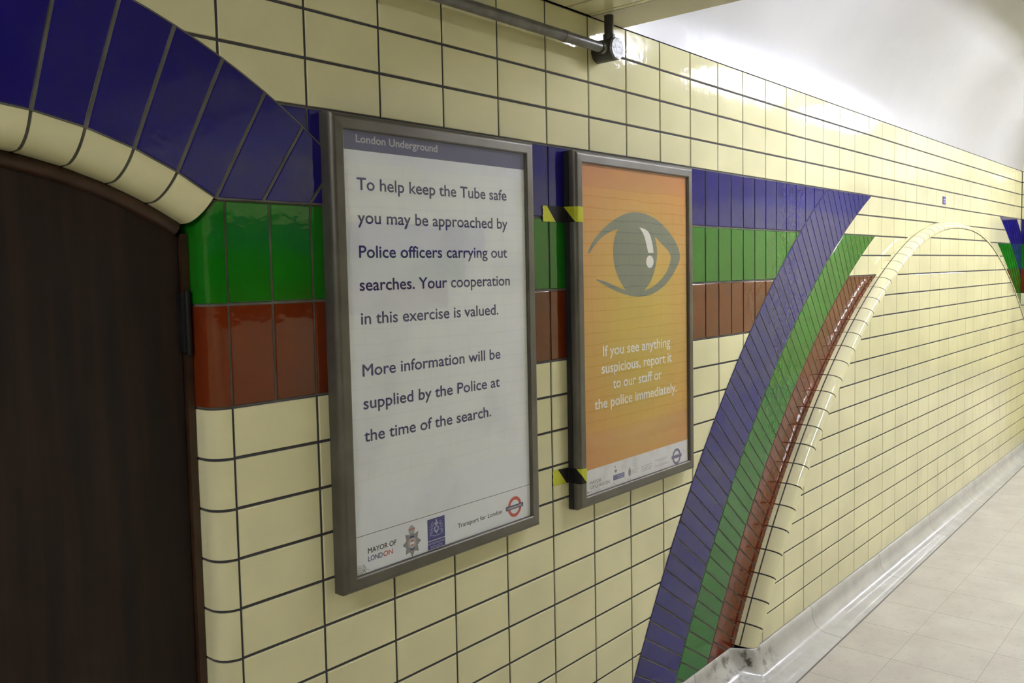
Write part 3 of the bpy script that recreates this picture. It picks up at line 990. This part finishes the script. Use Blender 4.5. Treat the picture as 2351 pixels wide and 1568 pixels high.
# -- first poster
FX0, FX1, FZ0, FZ1 = 0.0295, 0.7300, -1.0880, -0.0075
p1 = framed_poster('framed white notice with dark lettering under a slate header, nearest the wooden door', FX0, FX1, FZ0, FZ1, 0)
frame_mesh(FX0, FX1, FZ0, FZ1, -0.0006).build('frame', p1)
bk = MB(); bk.box((FX0 + 0.006, -0.0250, FZ0 + 0.006), (FX1 - 0.006, -0.0012, FZ1 - 0.006), BLACK); bk.build('backing_board', p1)
sh = MB()
sx0, sx1, sz0, sz1 = FX0 + 0.026, FX1 - 0.026, FZ0 + 0.025, FZ1 - 0.025
sh.box((sx0, YS, sz0), (sx1, YS + 0.0012, sz1), PAPER)
sheet1 = sh.build('poster_sheet', p1)
hd = MB(); hd.box((sx0, YS - 0.0003, -0.0855), (sx1, YS - 0.0001, sz1), HEADER)
text_mesh(hd, 'London Underground', 0.1062, 0.3626, -0.0675, 0.0180, HEAD_TEXT, YS - 0.0006, 0.018)
hd.build('header', sheet1)['label'] = 'slate blue header with pale lettering'
LINES = [('To help keep the Tube safe', 0.1056, 0.6190, -0.1735), ('you may be approached by', 0.1053, 0.6206, -0.2490),
         ('Police officers carrying out', 0.1064, 0.6170, -0.3265), ('searches. Your cooperation', 0.1048, 0.6255, -0.4014),
         ('in this exercise is valued.', 0.1058, 0.5762, -0.4782), ('More information will be', 0.1056, 0.5807, -0.5972),
         ('supplied by the Police at', 0.1051, 0.5756, -0.6728), ('the time of the search.', 0.1048, 0.5385, -0.7482)]
for body, a, c, z in LINES:
    lt = MB(); text_mesh(lt, body, a, c, z, 0.0287, NAVY, YS - 0.0004, 0.0, 0.00055)
    lt.build('text_line', sheet1)['label'] = 'dark blue printed line'
ft = MB()
ft.face([(sx0, YS - 0.0003, -0.9648), (sx1, YS - 0.0003, -0.9648), (sx1, YS - 0.0003, -0.9636), (sx0, YS - 0.0003, -0.9636)], INK_BLACK, (0, -1, 0))
text_mesh(ft, 'MAYOR OF', 0.1046, 0.1915, -1.0090, 0.0125, INK_BLACK, YS - 0.0004, 0.0, 0.0003)
text_mesh(ft, 'LOND', 0.1042, 0.1480, -1.0280, 0.0125, NAVY, YS - 0.0004, 0.008)
text_mesh(ft, 'ON', 0.1505, 0.1800, -1.0280, 0.0125, RED, YS - 0.0004, 0.008)
text_mesh(ft, 'Transport for London', 0.4013, 0.5748, -1.0200, 0.0122, INK_BLACK, YS - 0.0004, 0.004)
for q in range(5):       # scratched scribble in the corner
    zz = -1.034 - 0.0042 * q
    stroke(ft, [(0.0700, zz - 0.002), (0.0765, zz + 0.003), (0.083, zz - 0.001), (0.089, zz + 0.003), (0.095 - 0.002 * q, zz - 0.001)], 0.0009, INK_GREY, YS - 0.0004)
stroke(ft, [(0.0915, -1.0345), (0.0960, -1.0400), (0.0905, -1.0455), (0.0960, -1.0500), (0.0985, -1.0560)], 0.0016, INK_GREY, YS - 0.0005)
stroke(ft, [(0.0880, -1.0470), (0.0985, -1.0440), (0.1060, -1.0475)], 0.0011, INK_GREY, YS - 0.0005)
ft.build('footer', sheet1)['label'] = 'thin rule with small printed names below it'
# police star
cr = MB(); ccx, ccz = 0.2422, -1.0185
star = []
for q in range(16):
    a = math.pi / 2 + 2 * math.pi * q / 16; r = (0.0345 if q % 2 == 0 else 0.0225)
    star.append((ccx + r * 0.88 * math.cos(a), ccz + r * math.sin(a)))
poly(cr, star, INK_GREY, YS - 0.0003)
for q in range(32):
    a = 2 * math.pi * q / 32; stroke(cr, [(ccx + 0.012 * math.cos(a), ccz + 0.015 * math.sin(a)), (ccx + 0.021 * math.cos(a), ccz + 0.024 * math.sin(a))], 0.0007, INK_PALE, YS - 0.0004)
poly(cr, ellipse(ccx, ccz, 0.0135, 0.0175), INK_PALE, YS - 0.0005)
poly(cr, [(ccx - 0.0095, ccz + 0.0125), (ccx - 0.004, ccz + 0.018), (ccx + 0.004, ccz + 0.018), (ccx + 0.0095, ccz + 0.0125)], NAVY, YS - 0.0006)
poly(cr, [(ccx - 0.0110, ccz - 0.0110), (ccx - 0.004, ccz - 0.0175), (ccx + 0.004, ccz - 0.0175), (ccx + 0.0110, ccz - 0.0110), (ccx, ccz - 0.0135)], NAVY, YS - 0.0006)
poly(cr, [(ccx - 0.0070, ccz + 0.0100), (ccx + 0.0070, ccz + 0.0100), (ccx + 0.0070, ccz - 0.003), (ccx, ccz - 0.0125), (ccx - 0.0070, ccz - 0.003)], INK_WHITE, YS - 0.0007)
poly(cr, [(ccx - 0.0060, ccz + 0.0085), (ccx + 0.0060, ccz + 0.0085), (ccx + 0.0060, ccz + 0.0030), (ccx - 0.0060, ccz + 0.0030)], PINK, YS - 0.0008)
poly(cr, [(ccx - 0.0050, ccz - 0.0030), (ccx + 0.0050, ccz - 0.0030), (ccx, ccz - 0.0105)], PINK, YS - 0.0008)
poly(cr, [(ccx - 0.0080, ccz + 0.0240), (ccx + 0.0080, ccz + 0.0240), (ccx + 0.0105, ccz + 0.0345), (ccx + 0.005, ccz + 0.0415), (ccx, ccz + 0.0440), (ccx - 0.005, ccz + 0.0415), (ccx - 0.0105, ccz + 0.0345)], INK_PALE, YS - 0.0004)
poly(cr, [(ccx - 0.0100, ccz + 0.0325), (ccx + 0.0100, ccz + 0.0325), (ccx + 0.0095, ccz + 0.0360), (ccx - 0.0095, ccz + 0.0360)], PINK, YS - 0.0005)
cr.build('police_star', sheet1)['label'] = 'small grey star badge with crown'
# blue badge
bg = MB()
poly(bg, rect(0.2950, 0.3550, -1.0511, -0.9747), BADGE_BLUE, YS - 0.0003)
poly(bg, rect(0.2950, 0.3550, -1.0306, -1.0292), INK_WHITE, YS - 0.0004)
text_mesh(bg, 'METROPOLITAN', 0.2972, 0.3522, -1.0397, 0.0055, BADGE_PALE, YS - 0.0004, 0.01)
text_mesh(bg, 'POLICE', 0.3045, 0.3450, -1.0488, 0.0062, BADGE_PALE, YS - 0.0004, 0.015)
bx_, bz_ = 0.3255, -1.0030
poly(bg, [(bx_ - 0.008, bz_ + 0.006), (bx_ + 0.008, bz_ + 0.006), (bx_ + 0.008, bz_ - 0.004), (bx_, bz_ - 0.0125), (bx_ - 0.008, bz_ - 0.004)], BADGE_PALE, YS - 0.0004)
poly(bg, ellipse(bx_, bz_ + 0.0135, 0.0058, 0.0062, 14), BADGE_PALE, YS - 0.0004)
poly(bg, ellipse(bx_, bz_ + 0.0215, 0.0028, 0.0030, 10), BADGE_PALE, YS - 0.0005)
poly(bg, ellipse(bx_, bz_ + 0.0005, 0.0040, 0.0045, 12), BADGE_BLUE, YS - 0.0006)
for sg in (-1, 1):
    for q, pts in enumerate(([(0.010, 0.016), (0.014, 0.019), (0.018, 0.015), (0.014, 0.012)], [(0.010, 0.009), (0.017, 0.011), (0.023, 0.007)],
                             [(0.010, 0.004), (0.018, 0.003), (0.025, 0.001)], [(0.010, -0.001), (0.019, -0.004), (0.024, -0.008)],
                             [(0.011, -0.005), (0.018, -0.009), (0.020, -0.014)], [(0.006, 0.016), (0.011, 0.012), (0.016, 0.006), (0.018, -0.002), (0.021, -0.010), (0.0235, -0.0165)])):
        stroke(bg, [(bx_ + sg * a, bz_ + c) for a, c in pts], 0.0013, BADGE_PALE, YS - 0.0004)
stroke(bg, [(bx_ - 0.018, bz_ - 0.0135), (bx_ - 0.008, bz_ - 0.0165), (bx_ + 0.008, bz_ - 0.0165), (bx_ + 0.018, bz_ - 0.0135)], 0.0018, BADGE_PALE, YS - 0.0005)
bg.build('blue_badge', sheet1)['label'] = 'blue badge with pale coat of arms'
def roundel(name, parent, cx, cz, ro, ri, halfbar, barh, mring, mbar, mtext, body):
    mb = MB()
    ring(mb, cx, cz, ro, ri, mring, YS - 0.0008)
    poly(mb, rect(cx - halfbar, cx + halfbar, cz - barh / 2, cz + barh / 2), mbar, YS - 0.0011)
    text_mesh(mb, body, cx - halfbar * 0.86, cx + halfbar * 0.86, cz - barh * 0.27, barh * 0.52, mtext, YS - 0.0014, 0.01)
    return mb.build(name, parent)
roundel('roundel', sheet1, 0.6276, -1.0130, 0.0283, 0.0196, 0.0360, 0.0112, RED, NAVY, INK_WHITE, 'UNDERGROUND')['label'] = 'red ring with dark blue bar'
pn = MB(); pn.face([(sx0, -0.0345, sz0), (sx1, -0.0345, sz0), (sx1, -0.0345, sz1), (sx0, -0.0345, sz1)], PANE, (0, -1, 0)); pn.build('glazing', p1)

# -- second poster
GX0, GX1, GZ0, GZ1 = 0.9200, 1.6240, -1.0890, -0.0095
p2 = framed_poster('framed orange poster with a big grey eye, striped tape on its left edge', GX0, GX1, GZ0, GZ1, 0)
frame_mesh(GX0, GX1, GZ0, GZ1, -0.0165).build('frame', p2)
bk = MB()
bk.box((GX0 - 0.005, -0.0165, GZ0 + 0.001), (GX1 - 0.004, -0.0012, GZ1 - 0.002), BLACK)
bk.box((GX0 + 0.006, -0.0255, GZ0 + 0.008), (GX1 - 0.006, -0.0163, GZ1 - 0.008), BLACK)
bk.build('backing_board', p2)['label'] = 'black board behind the frame'
sh = MB(); ux0, ux1, uz0, uz1 = GX0 + 0.026, GX1 - 0.026, GZ0 + 0.026, GZ1 - 0.025
sh.box((ux0, YS, uz0), (ux1, YS + 0.0012, uz1), ORANGE)
sheet2 = sh.build('poster_sheet', p2)
ey = MB()
OUT = [(0.9898, -0.3152), (1.0049, -0.2916), (1.0468, -0.2555), (1.1079, -0.2197), (1.1708, -0.1951), (1.216, -0.1835), (1.2555, -0.1795), (1.298, -0.1805), (1.3368, -0.1855), (1.407, -0.2053), (1.4796, -0.245), (1.5243, -0.2827), (1.5429, -0.3193), (1.5348, -0.3446), (1.4923, -0.3867), (1.4397, -0.4201), (1.367, -0.4463), (1.2836, -0.4547), (1.204, -0.4467), (1.128, -0.4284), (1.0671, -0.4078), (1.0316, -0.395)]
LOW = [(1.0376, -0.3928), (1.0915, -0.4031), (1.1408, -0.4172), (1.1946, -0.431)]
IRL = [(1.1946, -0.431), (1.154, -0.3886), (1.1329, -0.3462), (1.1276, -0.3044), (1.1346, -0.2694), (1.1542, -0.2359)]
UPL = [(1.1542, -0.2359), (1.095, -0.2521), (1.0463, -0.2759), (0.9985, -0.3135)]
outline_eye = smooth_open(OUT) + smooth_open(LOW)[:-1] + smooth_open(IRL)[:-1] + smooth_open(UPL)
poly(ey, outline_eye, EYE, YS - 0.0003)
HA = [(1.3775, -0.2564), (1.3909, -0.3028), (1.383, -0.3476), (1.3538, -0.3994), (1.3079, -0.4361)]
HB = [(1.3079, -0.4361), (1.3818, -0.4168), (1.4477, -0.3784), (1.4781, -0.3367), (1.4711, -0.3099), (1.4273, -0.2837), (1.3775, -0.2564)]
poly(ey, smooth_open(HA)[:-1] + smooth_open(HB)[:-1], ORANGE, YS - 0.0005)
BR = [(1.2813, -0.2273), (1.3357, -0.2406), (1.3595, -0.277), (1.368, -0.3111)]
BL = [(1.3344, -0.3105), (1.3212, -0.2775), (1.308, -0.2521), (1.2813, -0.2273)]
poly(ey, smooth_open(BR) + smooth_open(BL)[:-1], INK_WHITE, YS - 0.0006)
poly(ey, ellipse(1.3445, -0.3402, 0.0231, 0.0207), INK_WHITE, YS - 0.0006)
ey.build('eye_motif', sheet2)['label'] = 'grey staring eye with white exclamation mark'
for body, a, c, z in (('If you see anything', 1.0640, 1.4721, -0.6329), ('suspicious, report it', 1.0561, 1.4816, -0.6868),
                      ('to our staff or', 1.1174, 1.4133, -0.7397), ('the police immediately.', 1.0157, 1.5134, -0.7955)):
    lt = MB(); text_mesh(lt, body, a, c, z, 0.0335, INK_WHITE, YS - 0.0004, 0.012)
    lt.build('text_line', sheet2)['label'] = 'white printed line'
st = MB()
poly(st, rect(ux0, ux1, uz0, -0.9776), STRIP, YS - 0.0003)
text_mesh(st, 'MAYOR', 0.9836, 1.0456, -1.0240, 0.0105, INK_GREY, YS - 0.0005, 0.0, 0.00025)
text_mesh(st, 'OF LONDON', 0.9870, 1.0919, -1.0389, 0.0105, INK_GREY, YS - 0.0005, 0.0, 0.00025)
text_mesh(st, 'Transport', 1.3650, 1.4428, -1.0210, 0.0095, INK_PALE, YS - 0.0005, 0.002)
text_mesh(st, 'for London', 1.3647, 1.4555, -1.0393, 0.0095, INK_PALE, YS - 0.0005, 0.002)
for q in range(4):
    stroke(st, [(1.2781, -1.0210 - 0.0055 * q), (1.3449 - 0.006 * (q % 2), -1.0205 - 0.0055 * q)], 0.0018, INK_PALE, YS - 0.0005)
for q in range(3):
    stroke(st, [(1.2205, -1.0228 - 0.005 * q), (1.2573 - 0.012 * (q % 2), -1.0228 - 0.005 * q)], 0.0015, INK_PALE, YS - 0.0005)
poly(st, ellipse(1.2070, -1.0262, 0.0085, 0.0120, 16), INK_GREY, YS - 0.0005)
poly(st, ellipse(1.2070, -1.0120, 0.0050, 0.0032, 12), INK_PALE, YS - 0.0005)
poly(st, rect(1.1117, 1.1765, -1.0353, -1.0190), VIOLET, YS - 0.0005)
stroke(st, [(1.136, -1.0245), (1.172, -1.0245)], 0.0028, BADGE_PALE, YS - 0.0007)
stroke(st, [(1.140, -1.0310), (1.172, -1.0310)], 0.0028, BADGE_PALE, YS - 0.0007)
poly(st, ellipse(1.1265, -1.0065, 0.0068, 0.0052, 14), INK_GREY, YS - 0.0005)
poly(st, ellipse(1.1230, -0.9930, 0.0042, 0.0040, 12), INK_PALE, YS - 0.0005)
stroke(st, [(0.966, -1.0445), (0.976, -1.0420), (0.970, -1.0495), (0.986, -1.0440)], 0.0022, INK_GREY, YS - 0.0006)
for q in range(16):
    xx = random.uniform(0.98, 1.30); poly(st, ellipse(xx, uz0 + 0.009 + random.uniform(0.0, 0.012), random.uniform(0.001, 0.0035), random.uniform(0.001, 0.0025), 8), INK_PALE, YS - 0.0006)
st.build('footer_strip', sheet2)['label'] = 'white printed strip with small names and badges'
roundel('roundel', sheet2, 1.5090, -1.0258, 0.0284, 0.0195, 0.0345, 0.0115, VIOLET, VIOLET, VIOLET, 'UNDERGROUND')['label'] = 'violet ring and bar'
pn = MB(); pn.face([(ux0, -0.0345, uz0), (ux1, -0.0345, uz0), (ux1, -0.0345, uz1), (ux0, -0.0345, uz1)], PANE, (0, -1, 0)); pn.build('glazing', p2)

# ------------------------------------------------------------------ striped tape
def tape(label, z_wall, z_front, x_start, shift):
    """runs over the wall, up the side of the frame and on to its front"""
    mb = MB()
    t = 0.0012
    corner = GX0 - 0.0055 - t
    pathp = [(x_start, -0.0010 - t)] + [(corner - 0.002, -0.0010 - t), (corner, -0.004)] + [(corner, -0.0165), (GX0 - 0.0014, -0.018), (GX0 - 0.0014, -0.0275), (GX0 - 0.0002, -0.0334), (GX0 + 0.0032, -0.0384), (GX0 + 0.0079, -0.0412), (GX0 + 0.0125, -0.0420), (GX0 + 0.0322, -0.0427), (GX0 + 0.0362, -0.0405)]
    cum = [0]
    for a, c in zip(pathp, pathp[1:]): cum.append(cum[-1] + math.hypot(c[0] - a[0], c[1] - a[1]))
    total = cum[-1]
    h = 0.046
    def at(s, z):
        for i in range(len(cum) - 1):
            if s <= cum[i + 1] + 1e-9: break
        q = (s - cum[i]) / (cum[i + 1] - cum[i]); a, c = pathp[i], pathp[i + 1]
        top = z_wall + (z_front - z_wall) * s / total
        return (a[0] + (c[0] - a[0]) * q, a[1] + (c[1] - a[1]) * q, top + z)
    # stripes slant down to the right across the tape
    cuts = [(-0.06, 0.018 + shift, TAPE_Y), (0.018 + shift, 0.098 + shift, TAPE_K), (0.098 + shift, 0.172, TAPE_Y), (0.172, 0.26, TAPE_K)]
    if shift == 0: cuts.append((-0.12, -0.06, TAPE_K))
    for i in range(len(cum) - 1):
        for s0, s1, mat in cuts:
            P = [(s0, 0), (s1, 0), (s1 + 0.042, -h), (s0 + 0.042, -h)]
            P = clip(ccw(P), 1, 0, cum[i])
            P = clip(P, -1, 0, -cum[i + 1]) if len(P) > 2 else P
            if len(P) > 2: mb.face([at(*p) for p in P], mat, (-0.6, -1, 0))
    # torn ends
    for k in range(4):
        zz = -h * (k + 0.2) / 4
        mb.face([at(0, zz), at(0, zz - h * 0.2), tuple(Vector(at(0, zz - h * 0.1)) - Vector((0.003 + 0.002 * (k % 2), 0, 0)))], TAPE_K if k % 2 else TAPE_Y, (0, -1, 0))
    o = mb.build('hazard_tape', None, (x_start, -0.002, z_wall))
    o['label'] = label; o['category'] = 'tape'; o['group'] = 'striped tape on the right frame'
    return o
tape('upper yellow and black striped tape over the left edge of the eye poster frame', -0.1755, -0.1755, 0.812, 0.0)
tape('lower yellow and black striped tape over the left edge of the eye poster frame', -0.9560, -0.9640, 0.838, 0.006)

# ------------------------------------------------------------------ conduit
cd = thing('conduit', 'grey metal conduit under the ceiling beam ending in a round box', 'pipe', (1.10, 0, 0.306))
PZ, PY = 0.3065, -0.045
pp = MB(); pp.cyl((X0 + 0.4, PY, PZ), (1.058, PY, PZ), 0.0155, CONDUIT, 24)
pp.cyl((0.865, PY, PZ), (0.885, PY, PZ), 0.0166, CONDUIT, 24)
pp.build('pipe', cd)
cp = MB(); cp.cyl((1.046, PY, PZ), (1.052, PY, PZ), 0.0185, BOX_MAT, 24); cp.cyl((1.052, PY, PZ), (1.066, PY, PZ), 0.0165, COUPLING, 24)
cp.build('coupling', cd)['label'] = 'pale threaded coupling'
jb = MB(); jb.cyl((1.098, -0.0012, PZ), (1.098, -0.070, PZ), 0.034, BOX_MAT, 32)
jb.cyl((1.066, PY, PZ), (1.08, PY, PZ), 0.019, BOX_MAT, 20); jb.cyl((1.098, PY, PZ + 0.028), (1.098, PY, PZ + 0.046), 0.018, BOX_MAT, 20)
jb.build('junction_box', cd)
ld = MB(); ld.cyl((1.098, -0.0702, PZ), (1.098, -0.0765, PZ), 0.0335, ZINC, 32, 0.0315); ld.build('box_lid', cd)['label'] = 'shiny dented metal lid'
vp = MB(); vp.cyl((1.098, PY, PZ + 0.040), (1.098, PY, ZC - 0.0004), 0.0145, BOX_MAT, 20); vp.build('riser', cd)
for xs_ in (-0.9, -2.6):
    sd = MB(); sd.cyl((xs_, PY, PZ), (xs_ + 0.02, PY, PZ), 0.019, BOX_MAT, 20); sd.box((xs_, PY, PZ - 0.012), (xs_ + 0.02, -0.0012, PZ + 0.012), BOX_MAT)
    sd.build('saddle', cd)

# ------------------------------------------------------------------ little plate above the arch
pt = MB(); pt.box((4.966, -0.004, 0.018), (5.028, -0.0008, 0.068), PLATE)
for q in range(2): pt.box((4.976, -0.0046, 0.031 + 0.016 * q), (5.018, -0.0039, 0.036 + 0.016 * q), PLATE_MARK)
o = pt.build('number_plate', None, (4.997, -0.002, 0.043)); o['label'] = 'tiny blue plate on the cream tiles above the blind arch'; o['category'] = 'sign'

# ------------------------------------------------------------------ fluorescent lights under the crown of the vaults
def lamp(xa, xb, y, z, mat, label):
    root = thing('fluorescent_light', label, 'lamp', ((xa + xb) / 2, y, z), 'fluorescent lights along the vault')
    zt = vault_z(y)
    hb = MB(); hb.box((xa - 0.03, y - 0.05, z + 0.075), (xb + 0.03, y + 0.05, z + 0.135), LAMP_BODY)
    for t in (0.15, 0.85): hb.cyl((xa + (xb - xa) * t, y, z + 0.135), (xa + (xb - xa) * t, y, zt - 0.002), 0.012, LAMP_BODY, 12)
    hb.build('housing', root)
    rf = MB()
    for sg in (-1, 1):
        P = [[(x, y + sg * d, zz) for d, zz in ((0.052, z + 0.075), (0.16, z + 0.072), (0.205, z + 0.062), (0.209, z + 0.062), (0.163, z + 0.076), (0.052, z + 0.079))] for x in (xa - 0.03, xb + 0.03)]
        rf.grid(P, LAMP_BODY, None, False, True)
    rf.build('reflector', root)
    tb = MB(); tb.cyl((xa, y, z + 0.035), (xb, y, z + 0.035), 0.019, mat, 16); tb.build('tube', root)
LY, LZ = -1.2, 0.82
lamp(1.90, 3.22, LY, LZ, TUBE_FAR, 'fluorescent light nearest the cross beam on its far side')
lamp(3.90, 5.14, LY, LZ, TUBE_FAR, 'fluorescent light over the middle of the blind arch')
lamp(5.74, 6.98, LY, LZ, TUBE_FAR, 'fluorescent light nearest the end wall')
lamp(-3.2, -1.75, LY, LZ, TUBE_NEAR, 'fluorescent light on the near side of the beam, behind the camera')
lamp(8.5, 9.95, LY, LZ, TUBE_END, 'fluorescent light just beyond the added far beam')
lamp(10.4, 11.85, LY, LZ, TUBE_END, 'fluorescent light at the far end of the passage')
lamp(-5.3, -3.85, LY, LZ, TUBE_NEAR, 'fluorescent light farthest behind the camera')
